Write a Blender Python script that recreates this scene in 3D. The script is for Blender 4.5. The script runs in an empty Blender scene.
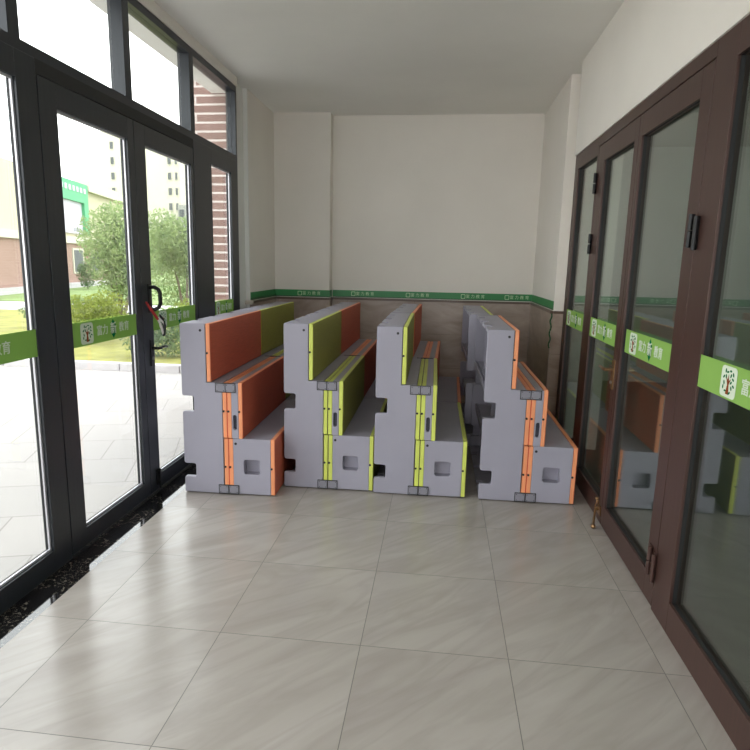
import bpy, bmesh, math, random
from mathutils import Matrix, Vector
random.seed(7)
PI = math.pi
S = bpy.context.scene
COL = S.collection

# ---------------------------------------------------------------- camera
cam_d = bpy.data.cameras.new('camera')
cam = bpy.data.objects.new('camera', cam_d); COL.objects.link(cam)
cam_d.sensor_fit = 'HORIZONTAL'; cam_d.sensor_width = 36.0
cam_d.lens = 623.09 * 36.0 / 750.0
cam_d.shift_x = (375 - 360.57) / 750.0
cam_d.shift_y = (388.87 - 375) / 750.0
cam_d.clip_start = 0.05; cam_d.clip_end = 600
yaw, pitch, roll = 0.123566, 0.196408, 0.0190536
cy, sy, cp, sp = math.cos(yaw), math.sin(yaw), math.cos(pitch), math.sin(pitch)
fwd = Vector((-sy*cp, cy*cp, -sp)); rgt = Vector((cy, sy, 0)); up = rgt.cross(fwd)
r2 = math.cos(roll)*rgt + math.sin(roll)*up
u2 = -math.sin(roll)*rgt + math.cos(roll)*up
cam.matrix_world = Matrix(((r2.x, u2.x, -fwd.x, 0), (r2.y, u2.y, -fwd.y, 0), (r2.z, u2.z, -fwd.z, 1.6), (0, 0, 0, 1)))
S.camera = cam

# ---------------------------------------------------------------- sky, sun, exposure
W = bpy.data.worlds.new('sky'); S.world = W; W.use_nodes = True
wn = W.node_tree; wn.nodes.clear()
wo = wn.nodes.new('ShaderNodeOutputWorld'); wb = wn.nodes.new('ShaderNodeBackground')
tc = wn.nodes.new('ShaderNodeTexCoord'); sx = wn.nodes.new('ShaderNodeSeparateXYZ'); rp = wn.nodes.new('ShaderNodeValToRGB')
rp.color_ramp.elements[0].position = 0.0; rp.color_ramp.elements[0].color = (0.97, 0.975, 0.98, 1)
rp.color_ramp.elements[1].position = 0.9; rp.color_ramp.elements[1].color = (0.95, 0.965, 1.0, 1)
wn.links.new(tc.outputs['Generated'], sx.inputs[0]); wn.links.new(sx.outputs['Z'], rp.inputs[0])
wn.links.new(rp.outputs[0], wb.inputs['Color']); wb.inputs['Strength'].default_value = 2.6
wn.links.new(wb.outputs[0], wo.inputs[0])
S.view_settings.view_transform = 'Standard'; S.view_settings.look = 'None'
S.view_settings.gamma = 1.0; S.view_settings.use_curve_mapping = False
S.view_settings.exposure = 0.9
S.cycles.max_bounces = 14; S.cycles.transparent_max_bounces = 24; S.cycles.glossy_bounces = 6
S.cycles.diffuse_bounces = 8

# ---------------------------------------------------------------- materials
def srgb(r, g, b):
    f = lambda c: (c/255/12.92) if c/255 <= .04045 else ((c/255+.055)/1.055)**2.4
    return (f(r), f(g), f(b), 1)

class NT:
    def __init__(s, name):
        s.m = bpy.data.materials.new(name); s.m.use_nodes = True
        s.t = s.m.node_tree; s.t.nodes.clear()
        s.out = s.t.nodes.new('ShaderNodeOutputMaterial')
    def n(s, typ, **kw):
        x = s.t.nodes.new(typ)
        for k, v in kw.items(): setattr(x, k, v)
        return x
    def l(s, a, b): s.t.links.new(a, b)
    def val(s, sock, v):
        if hasattr(v, 'links') or isinstance(v, bpy.types.NodeSocket): s.l(v, sock)
        else: sock.default_value = v
    def math(s, op, a, b=0.0, c=None):
        x = s.n('ShaderNodeMath', operation=op); s.val(x.inputs[0], a); s.val(x.inputs[1], b)
        if c is not None: s.val(x.inputs[2], c)
        return x.outputs[0]
    def mix(s, f, a, b):
        x = s.n('ShaderNodeMix', data_type='RGBA'); s.val(x.inputs[0], f); s.val(x.inputs[6], a); s.val(x.inputs[7], b)
        return x.outputs[2]
    def noise(s, vec, scale, detail=4, rough=.55, dist=0):
        x = s.n('ShaderNodeTexNoise'); x.inputs['Scale'].default_value = scale; x.inputs['Detail'].default_value = detail
        x.inputs['Roughness'].default_value = rough; x.inputs['Distortion'].default_value = dist
        if vec is not None: s.l(vec, x.inputs['Vector'])
        return x.outputs['Fac']
    def ramp(s, f, stops):
        x = s.n('ShaderNodeValToRGB'); e = x.color_ramp.elements
        while len(e) < len(stops): e.new(.5)
        for i, (p, c) in enumerate(stops): e[i].position = p; e[i].color = c
        s.l(f, x.inputs[0]); return x.outputs[0]
    def obj(s): return s.n('ShaderNodeTexCoord').outputs['Object']
    def wpos(s): return s.n('ShaderNodeNewGeometry').outputs['Position']
    def mapping(s, v, scale=(1, 1, 1), rot=(0, 0, 0), loc=(0, 0, 0)):
        x = s.n('ShaderNodeMapping'); s.l(v, x.inputs[0]); x.inputs['Scale'].default_value = scale
        x.inputs['Rotation'].default_value = rot; x.inputs['Location'].default_value = loc
        return x.outputs[0]
    def bsdf(s, col, rough=.5, metal=0, spec=.5, bump=None, bs=.2, coat=0, trans=0):
        p = s.n('ShaderNodeBsdfPrincipled')
        s.val(p.inputs['Base Color'], col); s.val(p.inputs['Roughness'], rough); s.val(p.inputs['Metallic'], metal)
        p.inputs['Specular IOR Level'].default_value = spec
        p.inputs['Coat Weight'].default_value = coat
        if bump is not None:
            b = s.n('ShaderNodeBump'); b.inputs['Strength'].default_value = bs; b.inputs['Distance'].default_value = .01
            s.l(bump, b.inputs['Height']); s.l(b.outputs[0], p.inputs['Normal'])
        s.l(p.outputs[0], s.out.inputs[0]); return p

def simple(name, c, rough=.5, metal=0, var=.06, nscale=6, spec=.5, bs=0.05):
    t = NT(name); n = t.noise(t.obj(), nscale, 5)
    lo = tuple(x*(1-var) for x in c[:3])+(1,); hi = tuple(min(1, x*(1+var)) for x in c[:3])+(1,)
    t.bsdf(t.ramp(n, [(.3, lo), (.7, hi)]), rough, metal, spec, t.noise(t.obj(), 180, 2), bs)
    return t.m

def floor_mat():
    t = NT('floor_tile'); P = t.wpos(); s = t.n('ShaderNodeSeparateXYZ'); t.l(P, s.inputs[0])
    X = t.math('DIVIDE', t.math('ADD', s.outputs[0], 0.277+622.0), .622)
    Y = t.math('DIVIDE', t.math('ADD', s.outputs[1], -3.06+670.0), .67)
    fx = t.math('FRACT', X); fy = t.math('FRACT', Y)
    ex = t.math('MULTIPLY', t.math('MINIMUM', fx, t.math('SUBTRACT', 1.0, fx)), .622)
    ey = t.math('MULTIPLY', t.math('MINIMUM', fy, t.math('SUBTRACT', 1.0, fy)), .67)
    g = t.math('LESS_THAN', t.math('MINIMUM', ex, ey), .0016)
    c = t.n('ShaderNodeCombineXYZ'); t.l(t.math('FLOOR', X), c.inputs[0]); t.l(t.math('FLOOR', Y), c.inputs[1])
    wn_ = t.n('ShaderNodeTexWhiteNoise', noise_dimensions='2D'); t.l(c.outputs[0], wn_.inputs['Vector'])
    off = t.n('ShaderNodeVectorMath', operation='SCALE'); t.l(wn_.outputs['Color'], off.inputs[0]); off.inputs['Scale'].default_value = 9
    ad = t.n('ShaderNodeVectorMath', operation='ADD'); t.l(P, ad.inputs[0]); t.l(off.outputs[0], ad.inputs[1])
    m = t.mapping(t.mapping(ad.outputs[0], (1, 1, 1), (0, 0, math.radians(-42))), (.8, 3.4, 1))
    n1 = t.noise(m, 1.1, 6, .55, .9)
    m2 = t.mapping(t.mapping(ad.outputs[0], (1, 1, 1), (0, 0, math.radians(-46))), (.6, 3.4, 1))
    n2 = t.noise(m2, 1.6, 4, .5, 1.4)
    v = t.math('SUBTRACT', 1.0, t.math('MULTIPLY', t.math('ABSOLUTE', t.math('SUBTRACT', n2, .5)), 9.0)); v = t.math('MAXIMUM', v, 0.0)
    base = t.ramp(n1, [(.30, srgb(158, 150, 144)), (.5, srgb(166, 159, 152)), (.72, srgb(174, 167, 161))])
    base = t.mix(t.math('MULTIPLY', v, .22), base, srgb(132, 124, 116))
    col = t.mix(g, base, srgb(95, 92, 86))
    rough = t.math('ADD', t.math('MULTIPLY', g, .3), .22)
    t.bsdf(col, rough, 0, .5, t.math('SUBTRACT', 1.0, g), .15)
    return t.m

def marble_mat():
    t = NT('black_marble'); o = t.wpos()
    n = t.noise(o, 45, 6, .8, .4); n2 = t.noise(o, 5, 5)
    f = t.math('MULTIPLY', t.math('GREATER_THAN', n, .57), t.math('GREATER_THAN', n2, .46))
    t.bsdf(t.mix(f, srgb(20, 19, 20), srgb(125, 118, 108)), .06, 0, 1.0)
    return t.m

def plaster_mat(name='cream_plaster', c=(230, 225, 217)):
    t = NT(name); o = t.wpos(); n = t.noise(o, 1.3, 5)
    a = srgb(*c); b = srgb(*[x-6 for x in c])
    t.bsdf(t.ramp(n, [(.3, b), (.7, a)]), .8, 0, .25, t.noise(o, 90, 3), .08)
    return t.m

def wains_mat():
    t = NT('stone_wainscot'); P = t.wpos(); s = t.n('ShaderNodeSeparateXYZ'); t.l(P, s.inputs[0])
    X = t.math('FRACT', t.math('DIVIDE', t.math('ADD', s.outputs[0], 80.3), .8))
    Z = t.math('FRACT', t.math('DIVIDE', t.math('ADD', s.outputs[2], 3.99), .4))
    g = t.math('MAXIMUM', t.math('LESS_THAN', X, .003), t.math('LESS_THAN', Z, .006))
    m = t.mapping(P, (1, 1, 2.2), (0, .5, 0)); n = t.noise(m, 2.2, 7, .62, .9)
    base = t.ramp(n, [(.3, srgb(136, 120, 108)), (.55, srgb(166, 150, 138)), (.75, srgb(182, 167, 155))])
    t.bsdf(t.mix(g, base, srgb(100, 90, 82)), .28, 0, .45)
    return t.m

def glass_mat(name, tint, boost=1.0):
    t = NT(name); lw = t.n('ShaderNodeLayerWeight'); lw.inputs['Blend'].default_value = .5
    f = t.math('POWER', lw.outputs['Facing'], 5.0)
    g = t.n('ShaderNodeNewGeometry')
    # Schlick on the true angle of incidence, the same from both faces of the pane
    d = t.n('ShaderNodeVectorMath', operation='DOT_PRODUCT'); t.l(g.outputs['Incoming'], d.inputs[0]); t.l(g.outputs['Normal'], d.inputs[1])
    k = t.math('POWER', t.math('SUBTRACT', 1.0, t.math('ABSOLUTE', d.outputs['Value'])), 5.0)
    k = t.math('ADD', t.math('MULTIPLY', k, .95), .045*boost)
    tr = t.n('ShaderNodeBsdfTransparent'); tr.inputs[0].default_value = tint
    gl = t.n('ShaderNodeBsdfGlossy'); gl.inputs['Roughness'].default_value = 0.0; gl.inputs['Color'].default_value = (1, 1, 1, 1)
    mx = t.n('ShaderNodeMixShader'); t.l(k, mx.inputs[0]); t.l(tr.outputs[0], mx.inputs[1]); t.l(gl.outputs[0], mx.inputs[2])
    t.l(mx.outputs[0], t.out.inputs[0]); return t.m

def frame_mat(name, c, rough=.35):
    t = NT(name); o = t.wpos(); n = t.noise(t.mapping(o, (30, 30, 1.2)), 2, 4)
    a = srgb(*c); b = tuple(x*.8 for x in a[:3])+(1,)
    t.bsdf(t.ramp(n, [(.3, b), (.7, a)]), rough, .25, .5)
    return t.m

def tread_mat(name, c):
    # moulded decking board: fine grain running along the tread
    t = NT(name); o = t.obj(); n = t.noise(t.mapping(o, (2, 3, 60)), 2.5, 5, .6)
    a = srgb(*c); b = tuple(x*.78 for x in a[:3])+(1,)
    t.bsdf(t.ramp(n, [(.3, b), (.65, a)]), .55, 0, .4, n, .35)
    return t.m

def film_mat(name, c, tr=.5):
    t = NT(name); n = t.noise(t.wpos(), 3, 3)
    a = srgb(*c); b = tuple(x*.93 for x in a[:3])+(1,); col = t.ramp(n, [(.3, b), (.7, a)])
    d = t.n('ShaderNodeBsdfDiffuse'); t.l(col, d.inputs[0]); x = t.n('ShaderNodeBsdfTranslucent'); t.l(col, x.inputs[0])
    m = t.n('ShaderNodeMixShader'); m.inputs[0].default_value = tr; t.l(d.outputs[0], m.inputs[1]); t.l(x.outputs[0], m.inputs[2])
    t.l(m.outputs[0], t.out.inputs[0]); return t.m

def leaf_mat(name, c1, c2, tr=.4):
    t = NT(name); n = t.noise(t.obj(), 3.0, 3); col = t.ramp(n, [(.35, srgb(*c1)), (.65, srgb(*c2))])
    d = t.n('ShaderNodeBsdfDiffuse'); t.l(col, d.inputs[0]); x = t.n('ShaderNodeBsdfTranslucent'); t.l(col, x.inputs[0])
    m = t.n('ShaderNodeMixShader'); m.inputs[0].default_value = tr; t.l(d.outputs[0], m.inputs[1]); t.l(x.outputs[0], m.inputs[2])
    t.l(m.outputs[0], t.out.inputs[0]); return t.m

def paving_mat():
    t = NT('pale_paving'); P = t.mapping(t.wpos(), (1, 1, 1), (0, 0, math.radians(-18)))
    b = t.n('ShaderNodeTexBrick'); t.l(P, b.inputs['Vector']); b.inputs['Scale'].default_value = 1.0
    b.inputs['Brick Width'].default_value = .62; b.inputs['Row Height'].default_value = .62; b.inputs['Mortar Size'].default_value = .006
    b.inputs['Color1'].default_value = srgb(160, 155, 151); b.inputs['Color2'].default_value = srgb(154, 150, 146); b.inputs['Mortar'].default_value = srgb(128, 122, 118)
    n = t.noise(t.wpos(), 1.6, 6)
    t.bsdf(t.mix(t.math('MULTIPLY', n, .35), b.outputs[0], srgb(142, 138, 136)), .75, 0, .3); return t.m

def brick_mat(name, c1, c2, mc, w, h, ms, plane='xz', flat=False):
    t = NT(name); s = t.n('ShaderNodeSeparateXYZ'); t.l(t.wpos(), s.inputs[0])
    c = t.n('ShaderNodeCombineXYZ'); t.l(t.math('ADD', s.outputs[0], s.outputs[1]), c.inputs[0]); t.l(s.outputs[2], c.inputs[1])
    b = t.n('ShaderNodeTexBrick'); t.l(c.outputs[0], b.inputs['Vector']); b.inputs['Scale'].default_value = 1
    b.inputs['Brick Width'].default_value = w; b.inputs['Row Height'].default_value = h; b.inputs['Mortar Size'].default_value = ms
    b.inputs['Mortar Smooth'].default_value = .1
    b.inputs['Color1'].default_value = srgb(*c1); b.inputs['Color2'].default_value = srgb(*c2); b.inputs['Mortar'].default_value = srgb(*mc)
    t.bsdf(b.outputs[0], .85, 0, .2); return t.m

M = dict(
    floor=floor_mat(), marble=marble_mat(), plaster=plaster_mat(), ceiling=plaster_mat('white_ceiling_paint', (236, 235, 230)),
    jamb=plaster_mat('painted_daylight_reveal', (226, 226, 222)),  # whiter tone paints in the daylight the reveal catches
    wains=wains_mat(), cap=simple('brown_cap_stone', srgb(92, 74, 62), .3), lightcap=simple('light_cap_stone', srgb(190, 180, 168), .35),
    glass=glass_mat('clear_glass', (.97, .99, .98, 1)), darkglass=glass_mat('green_tinted_glass', (.80, .88, .84, 1), 2.6),
    black=frame_mat('charcoal_aluminium', (44, 47, 52), .32), brown=frame_mat('brown_aluminium', (74, 51, 45), .38),
    bead=simple('painted_glint_bead', srgb(196, 194, 200), .3, .4), gasket=simple('black_gasket', srgb(14, 14, 15), .6),  # bead's pale tone paints in light caught by the frame reveals
    steel=simple('steel', srgb(170, 168, 164), .3, .9), iron=simple('black_iron', srgb(18, 18, 19), .35, .4),
    brass=simple('worn_brass', srgb(150, 120, 86), .3, .9),
    body=simple('grey_moulded_plastic', srgb(152, 149, 162), .5, 0, .04, 3), plate=simple('hinge_grey', srgb(130, 128, 138), .45, 0, .05),
    dark=simple('dark_slot', srgb(60, 60, 72), .6), ink=simple('black_screw', srgb(18, 16, 18), .5),
    or_edge=simple('orange_plastic', srgb(234, 150, 104), .5), or_tread=tread_mat('orange_woodgrain_tread', (194, 92, 64)),
    gr_edge=simple('lime_plastic', srgb(204, 212, 98), .5), gr_tread=tread_mat('olive_woodgrain_tread', (150, 148, 62)),
    or_gap=simple('red_orange_gap', srgb(200, 60, 34), .5), gr_gap=simple('dark_gap', srgb(70, 72, 30), .5),
    film=film_mat('green_film', (144, 184, 96), .18), filmtext=film_mat('white_film', (214, 224, 204), .1), filmdark=film_mat('dark_green_film', (20, 110, 66), .1),
    filmbrown=film_mat('brown_film', (140, 74, 44), .1),
    strip=simple('green_wall_strip', srgb(34, 128, 66), .4), stripdark=simple('deep_green_strip', srgb(18, 84, 44), .4), striptext=simple('pale_strip_print', srgb(190, 225, 180), .5),
    red=simple('red_strap', srgb(160, 40, 38), .7), white=simple('white_cord', srgb(205, 200, 195), .7),
    paving=paving_mat(), kerb=simple('kerb_stone', srgb(176, 172, 172), .8, 0, .05), road=simple('pale_walkway', srgb(176, 172, 174), .8),
    grass=simple('lawn_grass', srgb(128, 126, 60), .9, 0, .25, 2.2), fargrass=simple('far_lawn_grass', srgb(118, 138, 82), .9, 0, .15, 1),
    leafA=leaf_mat('grey_green_leaf', (120, 140, 98), (156, 172, 118)), leafY=leaf_mat('yellow_green_leaf', (124, 138, 66), (152, 160, 86)),
    leafD=leaf_mat('dark_green_leaf', (92, 112, 82), (124, 142, 100)), bark=simple('bark', srgb(110, 98, 84), .9, 0, .2, 12),
    brick=brick_mat('red_brick', (132, 106, 98), (140, 112, 105), (206, 196, 190), 1.3, .0850, .010),
    farbrick=brick_mat('far_brick', (144, 116, 106), (150, 122, 112), (154, 132, 124), .5, .12, .01),
    cream=simple('cream_render', srgb(180, 172, 148), .85, 0, .03, .3), cream2=simple('pale_render', srgb(184, 180, 164), .85, 0, .03, .3),
    greyrender=simple('grey_render', srgb(140, 140, 134), .85, 0, .03, .3),
    gpaint=simple('mint_green_paint', srgb(64, 152, 104), .6), sign=simple('white_sign_panel', srgb(176, 172, 184), .6), winglass=simple('grey_window_pane', srgb(78, 82, 84), .7),
    plinth=simple('white_plinth', srgb(172, 168, 170), .8),
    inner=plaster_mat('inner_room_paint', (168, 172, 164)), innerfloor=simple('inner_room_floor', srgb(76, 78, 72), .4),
)

# ---------------------------------------------------------------- helpers
def tag(o, label=None, cat=None, group=None, kind=None):
    if label: o['label'] = label
    if cat: o['category'] = cat
    if group: o['group'] = group
    if kind: o['kind'] = kind
    return o
def empty(name, loc=(0, 0, 0), rz=0, label=None, cat=None, group=None, kind=None):
    o = bpy.data.objects.new(name, None); COL.objects.link(o); o.location = loc; o.rotation_euler = (0, 0, rz)
    o.empty_display_size = .1
    return tag(o, label, cat, group, kind)
def link_mesh(name, me, mats, parent=None, smooth=False):
    o = bpy.data.objects.new(name, me); COL.objects.link(o)
    for m in (mats if isinstance(mats, (list, tuple)) else [mats]): me.materials.append(m)
    if smooth:
        for p in me.polygons: p.use_smooth = True
    if parent: o.parent = parent
    return o
def obj(name, bm, mat, parent=None, bevel=0, smooth=False):
    me = bpy.data.meshes.new(name); bmesh.ops.recalc_face_normals(bm, faces=bm.faces[:]); bm.to_mesh(me); bm.free()
    o = link_mesh(name, me, mat, parent, smooth)
    if bevel:
        b = o.modifiers.new('bevel', 'BEVEL'); b.width = bevel; b.segments = 2; b.limit_method = 'ANGLE'
        b.harden_normals = False
    return o
def box(bm, x0, x1, y0, y1, z0, z1, mi=0):
    v = [bm.verts.new((x, y, z)) for z in (z0, z1) for y in (y0, y1) for x in (x0, x1)]
    for f in ((0, 2, 3, 1), (4, 5, 7, 6), (0, 1, 5, 4), (2, 6, 7, 3), (0, 4, 6, 2), (1, 3, 7, 5)):
        fc = bm.faces.new([v[i] for i in f]); fc.material_index = mi
def bx(*a): 
    bm = bmesh.new(); box(bm, *a); return bm
def boxes(*L):
    bm = bmesh.new()
    for a in L: box(bm, *a)
    return bm
def cyl(bm, p, q, r, n=12, r2=None):
    p, q = Vector(p), Vector(q); d = q-p; r2 = r if r2 is None else r2
    a = d.orthogonal().normalized(); b = d.normalized().cross(a)
    A = [bm.verts.new(p+r*(math.cos(t)*a+math.sin(t)*b)) for t in [2*PI*i/n for i in range(n)]]
    B = [bm.verts.new(q+r2*(math.cos(t)*a+math.sin(t)*b)) for t in [2*PI*i/n for i in range(n)]]
    for i in range(n): bm.faces.new((A[i], A[(i+1) % n], B[(i+1) % n], B[i]))
    bm.faces.new(A[::-1]); bm.faces.new(B)
def tube(bm, pts, r, n=8):
    pts = [Vector(p) for p in pts]; rings = []
    for i, p in enumerate(pts):
        d = (pts[min(i+1, len(pts)-1)]-pts[max(i-1, 0)]).normalized()
        if i == 0: a = d.orthogonal().normalized()
        else: a = (a-d*a.dot(d)).normalized()
        b = d.cross(a); rr = r[i] if isinstance(r, (list, tuple)) else r
        rings.append([bm.verts.new(p+rr*(math.cos(2*PI*k/n)*a+math.sin(2*PI*k/n)*b)) for k in range(n)])
    for A, B in zip(rings, rings[1:]):
        for k in range(n): bm.faces.new((A[k], A[(k+1) % n], B[(k+1) % n], B[k]))
    bm.faces.new(rings[0][::-1]); bm.faces.new(rings[-1])
def ball(bm, c, r, sc=(1, 1, 1), seg=12):
    bmesh.ops.create_uvsphere(bm, u_segments=seg, v_segments=seg//2+2, radius=r, matrix=Matrix.Translation(c) @ Matrix.Diagonal((*sc, 1)))
def ground(name, mat, x0, x1, y0, y1, z0, z1, **kw):
    o = obj(name, bx(x0, x1, y0, y1, z0, z1), mat); return tag(o, **kw)

def from_curve(cu, name, mat, mtx, parent=None, bevel=0):
    tmp = bpy.data.objects.new('tmp', cu); COL.objects.link(tmp)
    bpy.context.view_layer.update()
    dg = bpy.context.evaluated_depsgraph_get(); me = bpy.data.meshes.new_from_object(tmp.evaluated_get(dg))
    bpy.data.objects.remove(tmp)
    me.transform(mtx); me.name = name; me.materials.clear()
    return link_mesh(name, me, mat, parent)
def plate(name, polys, t, mat, mtx, parent=None, bev=0.0):
    """2-D outline(s) (the first solid, the others holes) extruded to thickness t, lying in local XY"""
    cu = bpy.data.curves.new(name, 'CURVE'); cu.dimensions = '2D'; cu.fill_mode = 'BOTH'; cu.extrude = t/2-bev; cu.bevel_depth = bev; cu.bevel_resolution = 1
    cu.offset = -bev
    for P in polys:
        sp_ = cu.splines.new('POLY'); sp_.points.add(len(P)-1); sp_.use_cyclic_u = True
        for i, p in enumerate(P): sp_.points[i].co = (p[0], p[1], 0, 1)
    return from_curve(cu, name, mat, mtx, parent)
def text(body, size, mtx, name, mat, parent=None, ext=.0004, off=0.0):
    cu = bpy.data.curves.new(name, 'FONT'); cu.body = body; cu.size = size; cu.extrude = ext; cu.resolution_u = 2; cu.offset = off
    cu.align_x = 'CENTER'; cu.align_y = 'CENTER'
    return from_curve(cu, name, mat, mtx, parent)
def rrect(x0, x1, y0, y1, r, n=4):
    out = []
    for cx, cy_, a0 in ((x1-r, y1-r, 0), (x0+r, y1-r, PI/2), (x0+r, y0+r, PI), (x1-r, y0+r, 1.5*PI)):
        for i in range(n+1):
            a = a0+PI/2*i/n; out.append((cx+r*math.cos(a), cy_+r*math.sin(a)))
    return out
def rounded(P, r, n=3):
    """round every corner of a polygon by up to r"""
    out = []; N = len(P)
    for i in range(N):
        a, b, c = Vector(P[i-1]), Vector(P[i]), Vector(P[(i+1) % N]); rr = r[i] if isinstance(r, (list, tuple)) else r
        if rr <= 0: out.append(tuple(b)); continue
        d1 = (a-b).normalized(); d2 = (c-b).normalized(); s, e = b+d1*rr, b+d2*rr
        for k in range(n+1):
            t = k/n; out.append(tuple((1-t)**2*s+2*t*(1-t)*b+t*t*e))
    return out
# matrices that stand a drawn XY shape on a wall
def on_back(x, y, z): return Matrix.Translation((x, y, z)) @ Matrix.Rotation(PI/2, 4, 'X')                       # faces -Y
def on_left(x, y, z): return Matrix.Translation((x, y, z)) @ Matrix.Rotation(PI/2, 4, 'Z') @ Matrix.Rotation(PI/2, 4, 'X')   # faces +X
def on_right(x, y, z): return Matrix.Translation((x, y, z)) @ Matrix.Rotation(-PI/2, 4, 'Z') @ Matrix.Rotation(PI/2, 4, 'X')  # faces -X

# ---------------------------------------------------------------- room shell
XL, XR = -1.93, 1.07          # faces of the two glazed fronts
CEIL = 3.25
YB, YF = 7.42, -2.6           # back wall, wall behind the photographer
st = lambda o: tag(o, kind='structure')
st(obj('floor', bx(-1.76, XR+.01, YF, 7.6, -.12, 0), M['floor']))
st(obj('ceiling', bx(-2.35, 1.5, YF-.2, 7.7, CEIL, CEIL+.15), M['ceiling']))
st(obj('trim_1', boxes((-2.12, -1.76, YF, 6.28, -.12, 0.0)), M['marble']))                       # polished black marble threshold
st(obj('wall_front', boxes((-2.35, -1.7, YF-.2, YF, -.12, CEIL), (.85, 1.5, YF-.2, YF, -.12, CEIL), (-1.7, .85, YF-.2, YF, -.12, .15), (-1.7, .85, YF-.2, YF, 3.05, CEIL)), M['plaster']))  # wide opening behind the camera added to let in frontal daylight
st(obj('window_added_rear', boxes((-1.7, -1.62, YF-.12, YF-.05, .15, 3.05), (.77, .85, YF-.12, YF-.05, .15, 3.05), (-.46, -.38, YF-.12, YF-.05, .15, 3.05), (-1.62, .77, YF-.12, YF-.05, .15, .23), (-1.62, .77, YF-.12, YF-.05, 2.97, 3.05)), M['black']))  # frame of that added, unseen opening
# back wall: a shallow pier at its left end and the main wall behind it
st(obj('wall_back', boxes((-1.29, 1.25, YB, YB+.25, 0, CEIL), (-2.1, -1.29, YB-.17, YB+.25, 0, CEIL)), M['plaster']))
st(obj('wall_left', bx(-2.06, -1.94, 6.28, YB-.17, -.12, CEIL), M['plaster']))
st(obj('wall_left_reveal', bx(-2.06, -1.941, 6.26, 6.28, 0, CEIL), M['jamb']))
st(obj('wall_left_recess', bx(-2.0, -1.982, 5.88, 6.26, 0, CEIL), M['jamb']))
st(obj('wall_right', bx(1.045, 1.45, 6.0, YB, 0, CEIL), M['plaster']))
st(obj('wall_right_recess', bx(1.16, 1.45, 5.65, 6.0, 0, CEIL), M['plaster']))
# lower stone cladding with its cap
WZ = 1.19
st(obj('trim_2', boxes((-1.28, 1.045, YB-.012, YB, 0, WZ), (-1.94, -1.278, YB-.182, YB-.17, 0, WZ), (-1.29, -1.278, YB-.17, YB, 0, WZ),
                       (-1.94, -1.928, 6.25, YB-.182, 0, WZ), (1.033, 1.045, 5.99, YB-.012, 0, WZ), (1.045, 1.16, 5.988, 6.0, 0, WZ)), M['wains']))
st(obj('trim_3', boxes((-1.266, 1.033, YB-.03, YB, WZ, WZ+.025), (-1.94, -1.26, YB-.2, YB-.17, WZ, WZ+.025), (-1.29, -1.26, YB-.17, YB, WZ, WZ+.025),
                       (-1.94, -1.91, 6.27, YB-.2, WZ, WZ+.025), (1.015, 1.045, 5.97, YB-.03, WZ, WZ+.025), (1.045, 1.16, 5.97, 6.0, WZ, WZ+.025)), M['cap'], bevel=.004))
st(obj('trim_4', bx(-2.0, -1.90, 6.225, 6.27, WZ-.01, WZ+.03), M['lightcap'], bevel=.006))
st(obj('trim_5', boxes((-2.02, -1.92, YF, 5.91, 3.17, CEIL)), M['plaster']))
tw = empty('window_added_transom', (0, 0, 0), 0, kind='structure')  # unseen transom lights added, with the taller ceiling, for more daylight
ty = [YF, -.10, 1.62, 2.80, 3.85, 4.85, 5.91]
obj('window_frame', boxes((-2.02, XL, YF, 5.905, 2.52, 2.57), (-2.02, XL, YF, 5.905, 3.12, 3.17), *[(-2.02, XL, max(YF, y-.04), min(5.905, y+.04), 2.57, 3.12) for y in ty]), M['black'], tw)
for ya, yb in zip(ty, ty[1:]): obj('glass_pane', bx(-1.972, -1.966, ya+.04, yb-.04, 2.57, 3.12), M['glass'], tw)
st(obj('trim_6', boxes((1.06, 1.2, YF, 5.65, 2.52, CEIL)), M['plaster']))
# inner room behind the brown doors
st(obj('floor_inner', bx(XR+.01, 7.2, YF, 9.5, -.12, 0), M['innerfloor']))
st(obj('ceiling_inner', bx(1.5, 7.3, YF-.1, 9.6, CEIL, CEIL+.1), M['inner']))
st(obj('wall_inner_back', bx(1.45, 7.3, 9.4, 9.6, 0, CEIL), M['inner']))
st(obj('wall_inner_right', boxes((7.1, 7.3, YF, -1.5, 0, CEIL), (7.1, 7.3, 6.5, 9.4, 0, CEIL), (7.1, 7.3, -1.5, 6.5, 0, 1.0), (7.1, 7.3, -1.5, 6.5, 2.5, CEIL)), M['inner']))  # wide unseen opening added to brighten the inner room
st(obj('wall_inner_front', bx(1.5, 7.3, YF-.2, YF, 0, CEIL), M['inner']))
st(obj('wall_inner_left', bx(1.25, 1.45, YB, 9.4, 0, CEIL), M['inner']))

# green printed strips that run round the walls above the stone
def wall_strip(name, dims, faces, label, texts):
    r = empty(name, (0, 0, 0), 0, label, 'border strip')
    o = obj('strip_band', boxes(*dims), M['strip'], r)
    obj('dark_edge', boxes(*faces), M['stripdark'], r)
    for x, y, s_ in texts:
        mt = on_back(x, y, 1.262)
        plate('logo', [rrect(-.145, -.095, -.025, .025, .008), rrect(-.139, -.101, -.019, .019, .006)], .002, M['striptext'], mt, r)
        text(s_, .045, on_back(x+.02, y, 1.262), 'lettering', M['striptext'], r)
    return r
s1 = wall_strip('wall_border_strip', [(-1.278, 1.043, YB-.004, YB, 1.222, 1.302)], [(-1.278, 1.043, YB-.006, YB-.004, 1.222, 1.232)],
    'long green printed strip across the wide back wall above the stone', [(-.91, YB-.007, '富 力 教 育'), (-.26, YB-.007, '富 力 教 育'), (.38, YB-.007, '富 力 教 育'), (.88, YB-.007, '富 力 教 育')])
s2 = wall_strip('wall_border_strip', [(-1.938, -1.29, YB-.174, YB-.17, 1.222, 1.302), (-1.29, -1.286, YB-.174, YB-.004, 1.222, 1.302)], [(-1.938, -1.286, YB-.176, YB-.174, 1.222, 1.232)],
    'short green printed strip on the shallow pier by the glass entrance corner', [(-1.52, YB-.177, '富 力 教 育')])
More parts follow.
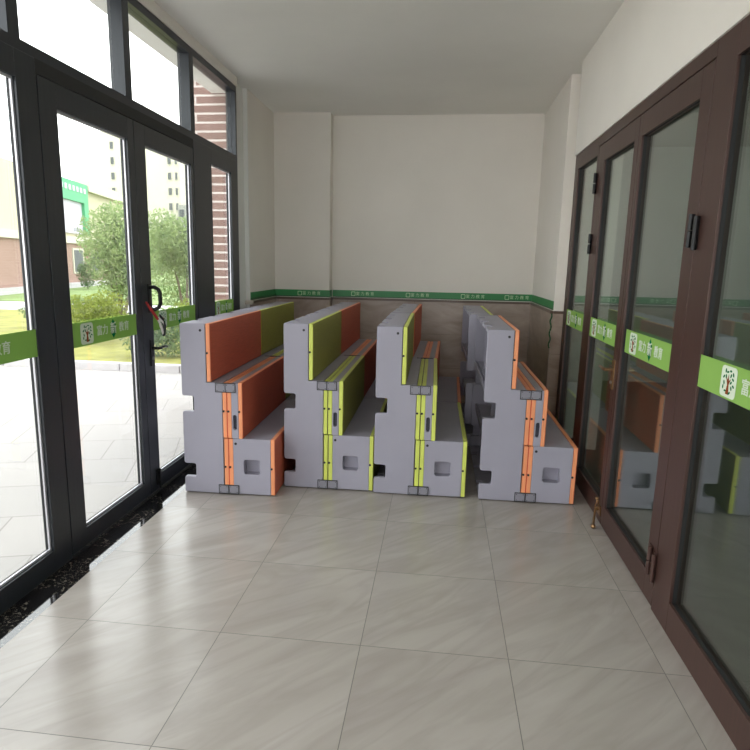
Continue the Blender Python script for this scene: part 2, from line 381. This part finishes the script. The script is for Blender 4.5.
s3 = wall_strip('wall_border_strip', [(-1.94, -1.936, 6.28, YB-.175, 1.222, 1.302)], [(-1.936, -1.934, 6.28, YB-.176, 1.222, 1.245)],
    'green strip on the narrow side wall next to the black entrance frame', [])
s4 = wall_strip('wall_border_strip', [(1.041, 1.045, 6.0, YB-.004, 1.222, 1.302)], [(1.039, 1.041, 6.0, YB-.006, 1.222, 1.234)],
    'green strip on the narrow side wall next to the brown doors', [])
bm = bmesh.new(); pts = []
for i in range(26):
    t = i/25; pts.append((1.026+.006*math.sin(t*19), 5.978+.004*math.sin(t*31), 1.2-.33*t))
tube(bm, pts, [.005+.003*abs(math.sin(i*1.7)) for i in range(26)], 6)
tag(obj('peeling_tape', bm, M['stripdark']), 'peeling dark green tape hanging down the wall corner beside brown doors', 'tape')

# ---------------------------------------------------------------- glazed fronts
def panel_with_hole(side, y0, y1, z0, z1, h, depth=.05):
    """four bars round an opening h=(ya,yb,za,zb) on the left (-1) or right (+1) glazed front"""
    x0, x1 = (XL-depth, XL) if side < 0 else (XR, XR+depth)
    ya, yb, za, zb = h
    return boxes((x0, x1, y0, ya, z0, z1), (x0, x1, yb, y1, z0, z1), (x0, x1, ya, yb, z0, za), (x0, x1, ya, yb, zb, z1))
def xin(side, a, b):      # a..b metres behind the face of the front
    return (XL-b, XL-a) if side < 0 else (XR+a, XR+b)
def glazing(side, h, parent, fmat, gmat, bead=True, band=True, dark=False, lw=None):
    ya, yb, za, zb = h
    g = obj('glass_pane', bx(*(xin(side, .036, .042) if bead else xin(side, .030, .036)), ya, yb, za, zb), gmat, parent)
    w = .012 if bead else .002
    x0, x1 = xin(side, .017, .026) if bead else xin(side, .012, .022)
    # inner glazing bead round the pane; black on brown fronts paints their unlit sides
    obj('glazing_bead', boxes((x0, x1, ya, ya+w, za, zb), (x0, x1, yb-w, yb, za, zb), (x0, x1, ya+w, yb-w, za, za+w), (x0, x1, ya+w, yb-w, zb-w, zb)), M['bead'] if bead else M['gasket'], parent)
    x0, x1 = xin(side, .026, .036) if bead else xin(side, .022, .030)
    obj('gasket', boxes((x0, x1, ya, ya+w, za, zb), (x0, x1, yb-w, yb, za, zb), (x0, x1, ya+w, yb-w, za, za+w)), M['gasket'], parent)
    if band:
        film_band(side, ya, min(yb, ya+.735) if side > 0 and yb-ya > .75 and yb < 4 and ya > 3 else yb, parent, band)
def film_band(side, ya, yb, parent, band=True):
    x0, x1 = xin(side, .004, .006); xf = x1 if side < 0 else x0
    b = obj('green_film_band', bx(x0, x1, ya+.0005, yb-.0005, 1.133, 1.265), M['film'], parent)
    on = on_left if side < 0 else on_right
    e = .0012 if side < 0 else -.0012
    yc = (ya+yb)/2; sg = 1 if side < 0 else -1
    s = min(1.0, (yb-ya)/.66)
    P = lambda f: yc+sg*(f-.5)*.66*s          # place along the reading direction
    c = P(.17)
    plate('logo_card', [rrect(-.062*s, .062*s, -.058, .058, .018)], .0012, M['filmtext'], on(xf+e, c, 1.199), b)
    tree_pts = rounded([(-.012, -.046), (-.004, -.01), (-.018, .018), (-.003, .006), (0, .03), (.005, .004), (.02, .014), (.006, -.01), (.012, -.046)], .002, 2)
    plate('logo_trunk', [[(x*s, y) for x, y in tree_pts]], .0012, M['filmbrown'], on(xf+2.2*e, c, 1.199), b)
    lv = []
    rnd = random.Random(3)
    for k in range(17):
        a = k*2.399; r = .016+.034*math.sqrt((k+1)/17); x, y = r*.95*math.cos(a)*s, r*math.sin(a)
        if abs(x) < .014 and y < 0: continue
        q = rnd.uniform(0, PI); lv.append([(x+(.0085*math.cos(t)*math.cos(q)-.004*math.sin(t)*math.sin(q))*s, y+.0085*math.cos(t)*math.sin(q)+.004*math.sin(t)*math.cos(q)) for t in [2*PI*i/7 for i in range(7)]])
    plate('logo_leaves', lv, .0012, M['filmdark'], on(xf+2.2*e, c, 1.199), b)
    sc = Matrix.Diagonal((s, 1, 1, 1))
    text('富力', .062, on(xf+e, P(.415), 1.199) @ sc, 'lettering', M['filmtext'], b, .0005, .0006)
    plate('leaf_emblem', [[(x*s, y) for x, y in [(0, .058), (.03, .02), (.026, -.03), (0, -.056), (-.03, -.02), (-.026, .03)]]], .0010, M['filmdark'], on(xf+.8*e, P(.60), 1.199), b)
    text('新', .074, on(xf+2*e, P(.60), 1.199) @ sc, 'lettering', M['filmtext'], b, .0005, .0006)
    text('教育', .062, on(xf+e, P(.795), 1.199) @ sc, 'lettering', M['filmtext'], b, .0005, .0006)

TOP = 2.45
def leaf(name, side, y0, y1, h, fmat, gmat, bead, **kw):
    r = empty(name, (XL if side < 0 else XR, (y0+y1)/2, 0), 0, kind='structure')
    inv = Matrix.Translation((-r.location.x, -r.location.y, 0))
    r['_'] = 1; del r['_']
    n0 = set(COL.objects)
    obj('door_frame', panel_with_hole(side, y0, y1, .012, TOP, h), fmat, r, bevel=.0012)
    glazing(side, h, r, fmat, gmat, bead)
    for o in set(COL.objects)-n0:
        if o.parent == r: o.matrix_parent_inverse = inv
    return r
def part_of(r, o):
    o.parent = r; o.matrix_parent_inverse = Matrix.Translation(-r.location); return o

# left, black aluminium
d1 = leaf('door_1', -1, 2.945, 3.880, (3.087, 3.800, .115, 2.33), M['black'], M['glass'], True)
d2 = leaf('door_2', -1, 3.886, 4.835, (4.032, 4.785, .115, 2.33), M['black'], M['glass'], True)
def fixed(name, side, posts, panes, fmat, gmat, bead, z0=0.0, band=True):
    """frame of a fixed light: posts [(y0,y1)], one pane [ya,yb,za,zb]"""
    r = empty(name, (0, 0, 0), 0, kind='structure')
    ya, yb, za, zb = panes
    x0, x1 = xin(side, 0, .05)
    L = [(x0, x1, a, b, z0, 2.52) for a, b in posts] + [(x0, x1, ya, yb, z0, za), (x0, x1, ya, yb, zb, 2.52)]
    obj('window_frame', boxes(*L), fmat, r, bevel=.0012)
    glazing(side, panes, r, fmat, gmat, bead, band)
    return r
fixed('window_1', -1, [(4.845, 5.225), (5.72, 5.905)], (5.225, 5.72, .115, 2.40), M['black'], M['glass'], True)
fixed('window_2', -1, [(2.787, 2.935), (1.62, 1.90)], (1.90, 2.787, .115, 2.40), M['black'], M['glass'], True)
fixed('window_3', -1, [(-.10, .12)], (.12, 1.62, .115, 2.40), M['black'], M['glass'], True, band=False)
fixed('window_4', -1, [(-2.6, -2.4)], (-2.4, -.10, .115, 2.40), M['black'], M['glass'], True, band=False)
st(obj('trim_7', boxes((XL-.05, XL, 2.936, 4.844, 2.456, 2.52), *[(XL-.052, XL-.008, y-.006, y+.006, .013, 2.45) for y in (2.940, 3.883, 4.840)]), M['gasket']))  # includes black strips added behind the leaf gaps to fill them dark
# right, brown aluminium
d4 = leaf('door_3', 1, 2.905, 3.885, (3.028, 3.832, .145, 2.33), M['brown'], M['darkglass'], False)
d5 = leaf('door_4', 1, 3.891, 4.825, (3.965, 4.650, .145, 2.33), M['brown'], M['darkglass'], False)
fixed('window_5', 1, [(4.83, 4.87), (5.52, 5.645)], (4.87, 5.52, .145, 2.40), M['brown'], M['darkglass'], False)
fixed('window_6', 1, [(2.70, 2.90), (1.50, 1.72)], (1.72, 2.70, .145, 2.40), M['brown'], M['darkglass'], False)
fixed('window_7', 1, [(-.4, -.2)], (-.2, 1.50, .145, 2.40), M['brown'], M['darkglass'], False, band=False)
fixed('window_8', 1, [(-2.6, -2.4)], (-2.4, -.4, .145, 2.40), M['brown'], M['darkglass'], False, band=False)
st(obj('trim_8', bx(XR, XR+.05, 2.901, 4.829, 2.456, 2.52), M['brown']))
st(obj('trim_light_block', boxes(*[(XR+.008, XR+.052, y-.006, y+.006, .013, 2.45) for y in (2.9025, 3.888, 4.8275)]), M['gasket']))  # black strips added to block inner-room light leaking through the leaf gaps

def lever(door, side, y, z, dy, mat, key_z):
    s = 1 if side < 0 else -1; x = XL if side < 0 else XR
    bm = bmesh.new(); box(bm, *sorted((x, x+s*.008)), y-.02, y+.02, z-.12, z+.06); cyl(bm, (x, y, z), (x+s*.05, y, z), .010)
    tube(bm, [(x+s*.048, y, z), (x+s*.055, y+dy*.2, z), (x+s*.052, y+dy*.6, z+.004), (x+s*.045, y+dy, z-.004)], [.011, .010, .009, .008], 8)
    h = part_of(door, obj('lever_handle', bm, mat, None, smooth=False))
    bm = bmesh.new(); cyl(bm, (x+s*.008, y, key_z), (x+s*.016, y, key_z), .011); k = obj('keyhole', bm, M['steel']); part_of(door, k)
# pull handle, lever, bolt on the black door
lever(d2, -1, 3.985, 1.02, .15, M['iron'], .95)
bm = bmesh.new(); x = XL
tube(bm, [(x, 3.985, 1.425), (x+.035, 3.99, 1.43), (x+.06, 4.0, 1.415), (x+.072, 4.0, 1.39), (x+.072, 4.0, 1.32), (x+.06, 4.0, 1.295), (x+.035, 3.99, 1.28), (x, 3.985, 1.285)], .0135, 10)
box(bm, x, x+.006, 3.97, 4.0, 1.26, 1.45)
part_of(d2, obj('pull_handle', bm, M['iron'], smooth=False))
bm = bmesh.new(); box(bm, x, x+.012, 3.97, 4.01, .05, .16); cyl(bm, (x+.02, 3.99, .02), (x+.02, 3.99, .17), .007); box(bm, x+.01, x+.03, 3.98, 4.0, .13, .15)
part_of(d2, obj('floor_bolt', bm, M['iron']))
# strap tied on the pull handle
sr = empty('handle_strap', (XL+.045, 3.985, 1.29), 0, 'red and white strap tied to the pull handle of the black door', 'strap')
bm = bmesh.new(); tube(bm, [(-.043, -.05, .045), (-.03, -.045, .02), (-.01, -.03, -.02), (.005, -.01, -.055), (.012, .0, -.075)], [.006, .009, .010, .010, .008], 8); obj('red_strap', bm, M['red'], sr)
bm = bmesh.new(); tube(bm, [(.01, .0, -.07), (.02, .01, -.10), (.028, .02, -.14), (.03, .03, -.175)], [.008, .007, .008, .006], 6)
tube(bm, [(.012, .0, -.06), (.03, .03, -.09), (.04, .045, -.13), (.036, .04, -.17)], [.006, .007, .006, .005], 6); obj('cord', bm, M['white'], sr)
bm = bmesh.new(); tube(bm, [(.016, .015, -.04), (.028, .035, -.08), (.034, .045, -.12), (.034, .035, -.18), (.03, .03, -.19)], [.006, .012, .013, .011, .004], 8); obj('dark_tag', bm, M['iron'], sr)
# brown door hardware
lever(d5, 1, 3.93, 1.0, .16, M['brass'], .92)
def hinge(door, y, z, h=.14, two=True):
    bm = bmesh.new(); cyl(bm, (XR-.014, y, z-h/2), (XR-.014, y, z-.003), .012); cyl(bm, (XR-.014, y, z+.003), (XR-.014, y, z+h/2), .012)
    box(bm, XR-.006, XR-.0005, y-.002, y+.045, z-h/2, z+h/2)
    if two: cyl(bm, (XR-.014, y-.06, z-h/2-.012), (XR-.014, y-.06, z+h/2-.012), .011); box(bm, XR-.006, XR-.0005, y-.06, y-.02, z-h/2-.01, z+h/2-.012)
    part_of(door, obj('hinge', bm, M['iron'] if z > .5 else M['brown']))
hinge(d4, 2.93, 1.77); hinge(d4, 2.955, .225)
hinge(d5, 4.815, 1.78, .14, False); hinge(d5, 4.815, 2.2, .14, False); hinge(d5, 4.815, .25, .14, False)
# foot operated door stop on the brown door
bm = bmesh.new(); x = XR
box(bm, x-.006, x, 3.90, 3.98, .06, .12); cyl(bm, (x-.006, 3.94, .095), (x-.03, 3.94, .095), .012)
tube(bm, [(x-.025, 3.94, .095), (x-.035, 3.91, .08), (x-.055, 3.84, .028)], [.007, .007, .008], 8); ball(bm, (x-.057, 3.832, .0165), .0155)
part_of(d5, obj('door_stop', bm, M['brass'], smooth=False))
bm = bmesh.new(); x = XR
box(bm, x-.005, x, 3.965, 3.99, .06, .14); tube(bm, [(x-.006, 3.975, .15), (x-.014, 3.975, .12), (x-.02, 3.985, .085), (x-.012, 3.97, .06)], .0045, 8); ball(bm, (x-.012, 3.975, .15), .011)
part_of(d5, obj('foot_bolt', bm, M['brass'], smooth=False))

# ---------------------------------------------------------------- folded choral risers
def make_riser(kind, L, label, group):
    edge, tread, gap = (M['or_edge'], M['or_tread'], M['or_gap']) if kind == 'orange' else (M['gr_edge'], M['gr_tread'], M['gr_gap'])
    root = empty('choral_riser', (0, 0, 0), 0, label, 'choral riser', group)
    # --- tall section: two notched end plates joined by a hollow moulded shell
    out = [(0, .004), (.262, .004), (.284, .004), (.284, .797), (.176, .797), (.176, 1.2), (0, 1.2),
           (0, .70), (.083, .70), (.083, .59), (0, .59), (0, .214), (.083, .214), (.083, .118), (0, .118)]
    rr = [.008, 0, .003, .003, .003, .005, .012, .016, .014, .014, .018, .018, .014, .014, .016]
    O = rounded(out, rr)
    T = .035
    tall = empty('tall_section', (0, 0, 0)); bpy.data.objects.remove(tall)
    o = plate('tall_section', [O], T, M['body'], Matrix.Translation((0, T/2, 0)) @ Matrix.Rotation(PI/2, 4, 'X'), root, .004)
    me = o.data; bm = bmesh.new(); bm.from_mesh(me)
    g = bm.verts[:] + bm.edges[:] + bm.faces[:]
    r = bmesh.ops.duplicate(bm, geom=g); bmesh.ops.translate(bm, vec=(0, L-T, 0), verts=[v for v in r['geom'] if isinstance(v, bmesh.types.BMVert)])
    # top skin with its finger notches along the open edge
    nt = 4; ys = [T]; xs = []
    def slab(z0, z1, x0, x1, notches=()):
        y = T-.002
        for (a, b) in notches:
            box(bm, x0, x1, y, a, z0, z1); box(bm, x0+.05, x1, a, b, z0, z1); y = b
        box(bm, x0, x1, y, L-T+.002, z0, z1)
    nts = [(L*f-.045, L*f+.045) for f in (.22, .5, .78)]
    slab(1.172, 1.198, .004, .174, nts)
    box(bm, .148, .1755, T-.002, L-T+.002, .77, 1.18); box(bm, .004, .012, T-.002, L-T+.002, .76, .80); box(bm, .03, .04, T-.002, L-T+.002, .36, .42)          # wall behind the top tread
    slab(.77, .7965, .03, .28)
    box(bm, .255, .2835, T-.002, L-T+.002, .02, .78)
    slab(.006, .03, .004, .28, nts)
    slab(.385, .41, .05, .26)
    for f in (.34, .66):                                        # cross ribs inside the shell
        box(bm, .05, .15, L*f-.012, L*f+.012, .79, 1.175); box(bm, .13, .26, L*f-.012, L*f+.012, .03, .775)
    bm.to_mesh(me); bm.free()
    def strip_screws(parent, pts, y=-.0025):
        bm = bmesh.new()
        for (u, z) in pts: cyl(bm, (u, .004, z), (u, y, z), .008, 8)
        obj('screw', bm, M['ink'], parent)
    def board(u0, u1, z0, z1, face=True, scr=None, nm='tread_panel'):
        """coloured tread: bright edge frame, woodgrain face on the outer side"""
        o = obj(nm, boxes((u0, u1-.002 if face else u1, .002, L-.002, z0, z1)), edge, root, bevel=.003)
        if face: obj('woodgrain_face', bx(u1-.002, u1+.001, .006, L-.006, z0+.004, z1-.004), tread, o)
        if scr: 
            bm = bmesh.new()
            for z in scr: cyl(bm, (u0+.006, .004, z), (u0+.006, -.0015, z), .008, 8)
            obj('screw', bm, M['ink'], o)
        return o
    def line(u0, u1, z0, z1, mat, nm='joint_gap'): return obj(nm, bx(u0, u1, .006, L-.006, z0, z1), mat, root)
    board(.180, .208, .802, 1.2, True, [1.0])
    line(.1765, .1798, .805, 1.196, M['ink'])
    obj('top_hole', (lambda b: (cyl(b, (.143, .002, 1.154), (.143, -.0008, 1.154), .009, 12), b)[1])(bmesh.new()), M['ink'], root)
    # mid level boards
    board(.286, .313, .412, .795, False, [.60]); board(.319, .346, .412, .795, False, [.60]); line(.3132, .3188, .414, .79, gap)
    bd = board(.396, .424, .408, .803, True, [.60])
    # low level boards
    board(.290, .318, .008, .405, False, [.20]); board(.324, .352, .008, .405, False, [.20]); line(.3182, .3238, .01, .40, gap)
    board(.619, .647, .008, .412, True, [.20])
    # middle section body with grip slot
    O = rounded([(.347, .410), (.395, .410), (.395, .797), (.347, .797)], .003)
    ms = plate('middle_section', [O, rrect(.357, .383, .470, .575, .012)], .03, M['body'], Matrix.Translation((0, .017, 0)) @ Matrix.Rotation(PI/2, 4, 'X'), root, .002)
    me = ms.data; bm = bmesh.new(); bm.from_mesh(me); box(bm, .348, .394, .045, L-.002, .411, .796); box(bm, .3475, .3575, .03, .046, .411, .796); box(bm, .3835, .3945, .03, .046, .411, .796); box(bm, .352, .39, .03, .046, .58, .796); box(bm, .352, .39, .03, .046, .411, .466); bm.to_mesh(me); bm.free()
    obj('grip_slot', bx(.3565, .3835, .026, .03, .465, .58), M['dark'], ms)
    # low section body with square grip pocket
    O = rounded([(.353, .006), (.618, .006), (.618, .408), (.353, .408)], .004)
    ls = plate('low_section', [O, rrect(.428, .540, .152, .258, .016)], .03, M['body'], Matrix.Translation((0, .017, 0)) @ Matrix.Rotation(PI/2, 4, 'X'), root, .003)
    me = ls.data; bm = bmesh.new(); bm.from_mesh(me)
    box(bm, .354, .617, .075, L-.002, .007, .4075); box(bm, .354, .427, .031, .076, .007, .4075); box(bm, .541, .617, .031, .076, .007, .4075); box(bm, .426, .542, .031, .076, .007, .151); box(bm, .426, .542, .031, .076, .259, .4075)
    bm.to_mesh(me); bm.free()
    obj('peg_hole', (lambda b: (cyl(b, (.372, .003, .372), (.372, -.0008, .372), .009, 12), b)[1])(bmesh.new()), M['ink'], ls)
    # hinge plates that clip the sections together
    for z0 in (.738, .009):
        for u0 in ((.243, .311) if z0 > .5 else (.251, .323)):
            w = .064
            pl = obj('hinge_plate', boxes((u0, u0+w, -.006, .004, z0, z0+.056)), M['plate'], root, bevel=.002)
            bm = bmesh.new()
            for du, dz in ((.009, .008), (w-.009, .008), (.009, .048), (w-.009, .048)): cyl(bm, (u0+du, -.005, z0+dz), (u0+du, -.0075, z0+dz), .003, 8)
            e = .0045
            box(bm, u0-e, u0, -.0062, .003, z0-e, z0+.056+e); box(bm, u0+w, u0+w+e, -.0062, .003, z0-e, z0+.056+e); box(bm, u0, u0+w, -.0062, .003, z0+.056, z0+.056+e); box(bm, u0, u0+w, -.0062, .003, z0-e, z0)
            obj('plate_rim', bm, M['ink'], pl)
    return root
def copy_tree(o, parent=None):
    kids = list(o.children); c = o.copy(); COL.objects.link(c); c.parent = parent
    for k in kids: copy_tree(k, c)
    return c
proto = {}
def riser(kind, loc, rz, label, group):
    if kind not in proto: r = proto[kind] = make_riser(kind, 1.30, label, group)
    else: r = copy_tree(proto[kind])
    r.location = loc; r.rotation_euler = (0, 0, rz); r.scale = (1, 1, .9945); r['label'] = label; r['group'] = group
    return r
G = 'folded choral risers stored in rows'
D = math.radians
rows = [
    ('orange', (-1.732, 4.00, .002), D(1.0), 'front orange-trimmed folded choral riser beside the black glass doors'),
    ('green', (-1.757, 5.318, .002), D(.6), 'rear lime-trimmed folded choral riser against the pier in the row beside the black glass doors'),
    ('green', (-1.072, 4.225, .002), D(.3), 'front lime-trimmed folded choral riser, second row from the black glass doors'),
    ('orange', (-1.081, 5.54, .002), D(-.2), 'rear orange-trimmed folded choral riser, second row from the black glass doors'),
    ('green', (-.418, 4.21, .002), D(.5), 'front lime-trimmed folded choral riser, second row from the brown doors'),
    ('orange', (-.424, 5.55, .002), D(-.9), 'rear orange-trimmed folded choral riser, second row from the brown doors'),
    ('orange', (.322, 4.21, .002), D(.2), 'front orange-trimmed folded choral riser in the row by the brown doors'),
    ('green', (.258, 5.525, .002), D(.5), 'rear lime-trimmed folded choral riser in the row by the brown doors'),
]
for k, loc, rz, lab in rows: riser(k, loc, rz, lab, G)

# ---------------------------------------------------------------- outdoors
GZ = -.12
st(ground('paving', M['paving'], -40, -2.12, -12, 9.2, GZ-.2, GZ))
st(ground('paving_strip', M['road'], -45, -2.0, 19.4, 23.6, GZ-.2, GZ+.0))
st(ground('lawn', M['grass'], -45, -2.0, 9.35, 19.4, GZ-.2, GZ+.03))
st(ground('lawn_far', M['fargrass'], -70, 20, 23.6, 60, GZ-.2, GZ+.04))
st(ground('ground_far', M['fargrass'], -140, 60, 60, 160, GZ-.2, GZ))
bm = bmesh.new(); x = -14.0
while x < -2.2:
    box(bm, x, x+.985, 9.2, 9.35, GZ-.1, GZ+.12); x += 1.0
st(obj('trim_9', bm, M['kerb'], bevel=.01))
# brick pier of this building, just outside the side light
st(obj('wall_outer_pier', bx(-2.585, -2.36, 6.42, 7.7, GZ, 4.5), M['brick']))
st(obj('wall_outer', bx(-2.36, -2.07, 6.42, 7.7, GZ, 4.5), M['brick']))
st(obj('wall_above', bx(-2.3, 1.5, YF-.2, 7.7, CEIL+.15, 4.5), M['brick']))

def foliage(name, blobs, n, size, mat, parent, seed=1):
    rnd = random.Random(seed); bm = bmesh.new(); tot = sum(b[3]*b[4]*b[5] for b in blobs)
    for (cx, cy_, cz, rx, ry, rz) in blobs:
        m = int(n*rx*ry*rz/tot)
        for _ in range(m):
            d = Vector((rnd.gauss(0, 1), rnd.gauss(0, 1), rnd.gauss(0, 1))).normalized()*(rnd.random()**.42)
            p = Vector((cx+d.x*rx, cy_+d.y*ry, cz+d.z*rz)); s_ = size*rnd.uniform(.6, 1.3)
            a = Vector((rnd.gauss(0, 1), rnd.gauss(0, 1), rnd.gauss(0, 1)-.4)).normalized(); b = a.orthogonal().normalized()
            b = Matrix.Rotation(rnd.uniform(0, 2*PI), 3, a) @ b
            v = [bm.verts.new(p-a*s_), bm.verts.new(p+b*s_*.35), bm.verts.new(p+a*s_), bm.verts.new(p-b*s_*.35)]; bm.faces.new(v)
    me = bpy.data.meshes.new(name); bm.to_mesh(me); bm.free(); return link_mesh(name, me, mat, parent)
def trunk(base, tips, r, parent):
    bm = bmesh.new()
    for t in tips:
        b = Vector(base); t = Vector(t); m = b.lerp(t, .5)+Vector((.05, .03, 0)); tube(bm, [b, b.lerp(m, .5), m, t], [r, r*.85, r*.65, r*.3], 7)
    obj('trunk', bm, M['bark'], parent)
def tree(loc, blobs, n, size, mat, tips, r, label, cat='tree', name='tree', seed=1, group=None):
    t = empty(name, loc, 0, label, cat, group)
    foliage('foliage', blobs, n, size, mat, t, seed)
    trunk((0, 0, -.05), tips or [(blobs[0][0]-.1, 0, blobs[0][2]), (blobs[0][0]+.15, .05, blobs[0][2])], r or .012, t)
    return t
z0 = GZ+.03
tree((-7.35, 13.6, z0), [(0, 0, 2.15, .78, .8, .75), (-.1, 0, 1.7, .55, .7, .6), (.4, .1, 1.6, .6, .7, .8), (.1, 0, 2.6, .45, .5, .4), (.1, 0, 1.15, .5, .6, .45)], 9000, .05, M['leafA'],
     [(-.3, 0, 2.0), (.1, .1, 2.5), (.45, 0, 1.9), (0, -.1, 1.6)], .05, 'bushy grey-green tree seen through the first black door leaf', seed=2)
tree((-6.45, 15.3, z0), [(0, 0, 2.2, .8, .8, .62), (.35, 0, 1.75, .75, .7, .5), (-.5, 0, 1.9, .6, .6, .55), (.4, 0, 2.45, .5, .5, .45), (.2, 0, 1.5, .5, .5, .25), (-.7, .2, 2.6, .6, .5, .4), (.6, .2, 2.0, .6, .5, .5)], 7500, .058, M['leafA'],
     [(-.4, 0, 2.2), (0, .1, 2.4), (.4, 0, 2.0)], .045, 'tree with thin bare lower stems seen through the second black door leaf', seed=3)
tree((-7.2, 12.0, z0), [(0, 0, .62, .75, .5, .38), (.45, 0, .75, .45, .4, .35)], 3600, .04, M['leafY'], None, 0, 'bright yellow-green shrub in front of the bushy tree', 'shrub', 'garden_shrub', 5)
tree((-5.15, 12.2, z0), [(.1, 0, .55, .4, .5, .42), (.55, 0, .75, .45, .4, .5)], 3000, .04, M['leafY'], None, 0, 'yellow-green shrub growing by the thin tree stems', 'shrub', 'garden_shrub', 6)
tree((-6.9, 17.2, z0), [(-.6, 0, 1.1, .8, .6, 1.05), (.5, 0, 1.2, .9, .6, 1.15), (1.4, .2, 1.0, .7, .6, .95)], 6500, .055, M['leafA'], None, .03, 'dense grey-green shrub behind the tree with bare stems', 'shrub', 'garden_shrub', 11)
tree((-8.6, 14.6, z0), [(0, 0, .45, 1.0, .5, .34), (-1.1, 0, .4, .8, .5, .28)], 4200, .045, M['leafD'], None, 0, 'low pale green shrub bed at the lawn edge', 'shrub', 'garden_shrub', 7)
tree((-5.2, 10.6, z0), [(0, 0, .35, .5, .4, .4), (.5, 0, .4, .5, .4, .42)], 2600, .04, M['leafD'], None, 0, 'green shrub just behind the kerb near the black door handle', 'shrub', 'garden_shrub', 8)
tree((-20.3, 34.2, GZ), [(0, 0, .9, .55, .5, .8)], 900, .09, M['leafD'], None, 0, 'small dark bush standing below the brick building window', 'bush', 'round_bush', 9)
for i, (x, y, lab) in enumerate(((-35, 76, 'distant tree in front of the pale apartment block'), (-28, 74, 'distant tree beside the low grey building'), (-46, 82, 'distant tree at the far end of the green lawn'))):
    tree((x, y, GZ), [(0, 0, 3.6, 3.2, 2, 2.3), (1.5, 0, 2.2, 2.2, 1.5, 2.0), (-1.6, 0, 2.4, 2.2, 1.5, 2.0)], 3500, .25, M['leafA'], [(0, 0, 4.5), (1, 0, 4)], .18, lab, seed=20+i, group='distant trees')
# leaning stake
bm = bmesh.new(); cyl(bm, (-9.93, 17.0, GZ), (-9.35, 17.0, .75), .022, 8)
tag(obj('tree_stake', bm, M['white']), 'thin pale stake leaning beside the bushy tree', 'stake')

# two storey building with brick base and cream upper wall
a = math.radians(12); B = empty('brick_building', (-22.278, 36.193, GZ), PI/2+a, 'two-storey building with brick base, cream upper wall and mint sign frame', 'building')
# local x runs along the facade away from us, local -y faces the doors
def fp(name, mat, s0, s1, z0_, z1_, d0=0, d1=.2, parent=None):
    return obj(name, bx(s0, s1, d0, d1, z0_-GZ, z1_-GZ), mat, parent or B)
fp('brick_wall', M['farbrick'], -14, 16, -.12, 2.55, 0, 8)
fp('upper_wall', M['cream'], -14, 16, 2.95, 6.2, 0, 8)
fp('cornice', M['cream2'], -14.2, 16.2, 2.55, 2.95, -.18, 8)
fp('roof_parapet', M['cream2'], 2.62, 16.2, 5.86, 6.5, -.35, 8)
fp('plinth', M['plinth'], -14, 16, -.12, .22, -.25, 0)
sg = fp('sign_panel', M['sign'], -3.4, 1.75, 3.15, 5.05, -.12, 0)
fr = obj('sign_frame', boxes((-3.8, 2.5, -.3, 0, 5.05-GZ, 6.2-GZ), (1.75, 2.5, -.3, 0, 3.1-GZ, 5.05-GZ)), M['gpaint'], B)
bm = bmesh.new()
for k in range(9): box(bm, -3.3+k*.62, -2.95+k*.62, -.34, -.3, 5.62-GZ, 5.92-GZ)
obj('frame_dots', bm, M['sign'], fr)
text('富力教育', .26, Matrix.Translation((.6, -.125, 3.36-GZ)) @ Matrix.Rotation(PI/2, 4, 'X'), 'lettering', M['winglass'], sg)
for s0 in (-5.9, -2.9, .1, 3.35, 6.4, 9.5):
    w = fp('window', M['cream2'], s0-.18, s0+1.65, .75, 2.28, -.06, 0)
    fp('pane', M['winglass'], s0, s0+1.47, .85, 2.16, -.075, -.06, w)

# apartment block far away
A = empty('apartment_block', (-50, 110, GZ), 0, 'tall pale cream apartment block far behind the trees', 'building')
obj('wall', bx(-16, 3.5, 0, 10, 0, 24), M['cream2'], A)
for col_x in (1.4, 2.72, -4.2, -9.2):
    for k in range(8):
        wd = 1.0 if col_x != 2.72 else .65
        w = obj('window', bx(col_x-.1, col_x+.6*wd+.1, -.1, 0, 4.0+2.6*k-1.3, 4.0+2.6*k+.15), M['cream2'], A)
        obj('pane', bx(col_x, col_x+.6*wd, -.14, -.1, 4.0+2.6*k-1.15, 4.0+2.6*k+.05), M['winglass'], w)
Lb = empty('low_grey_building', (-44, 108, GZ), 0, 'lower grey building standing beside the pale apartment block', 'building')
obj('wall', bx(-2.2, 12, 0, 8, 0, 11.4), M['greyrender'], Lb)
for k in range(4):
    w = obj('window', bx(-1.9+2.4*k, -1.1+2.4*k, -.1, 0, 9.2, 10.6), M['winglass'], Lb)
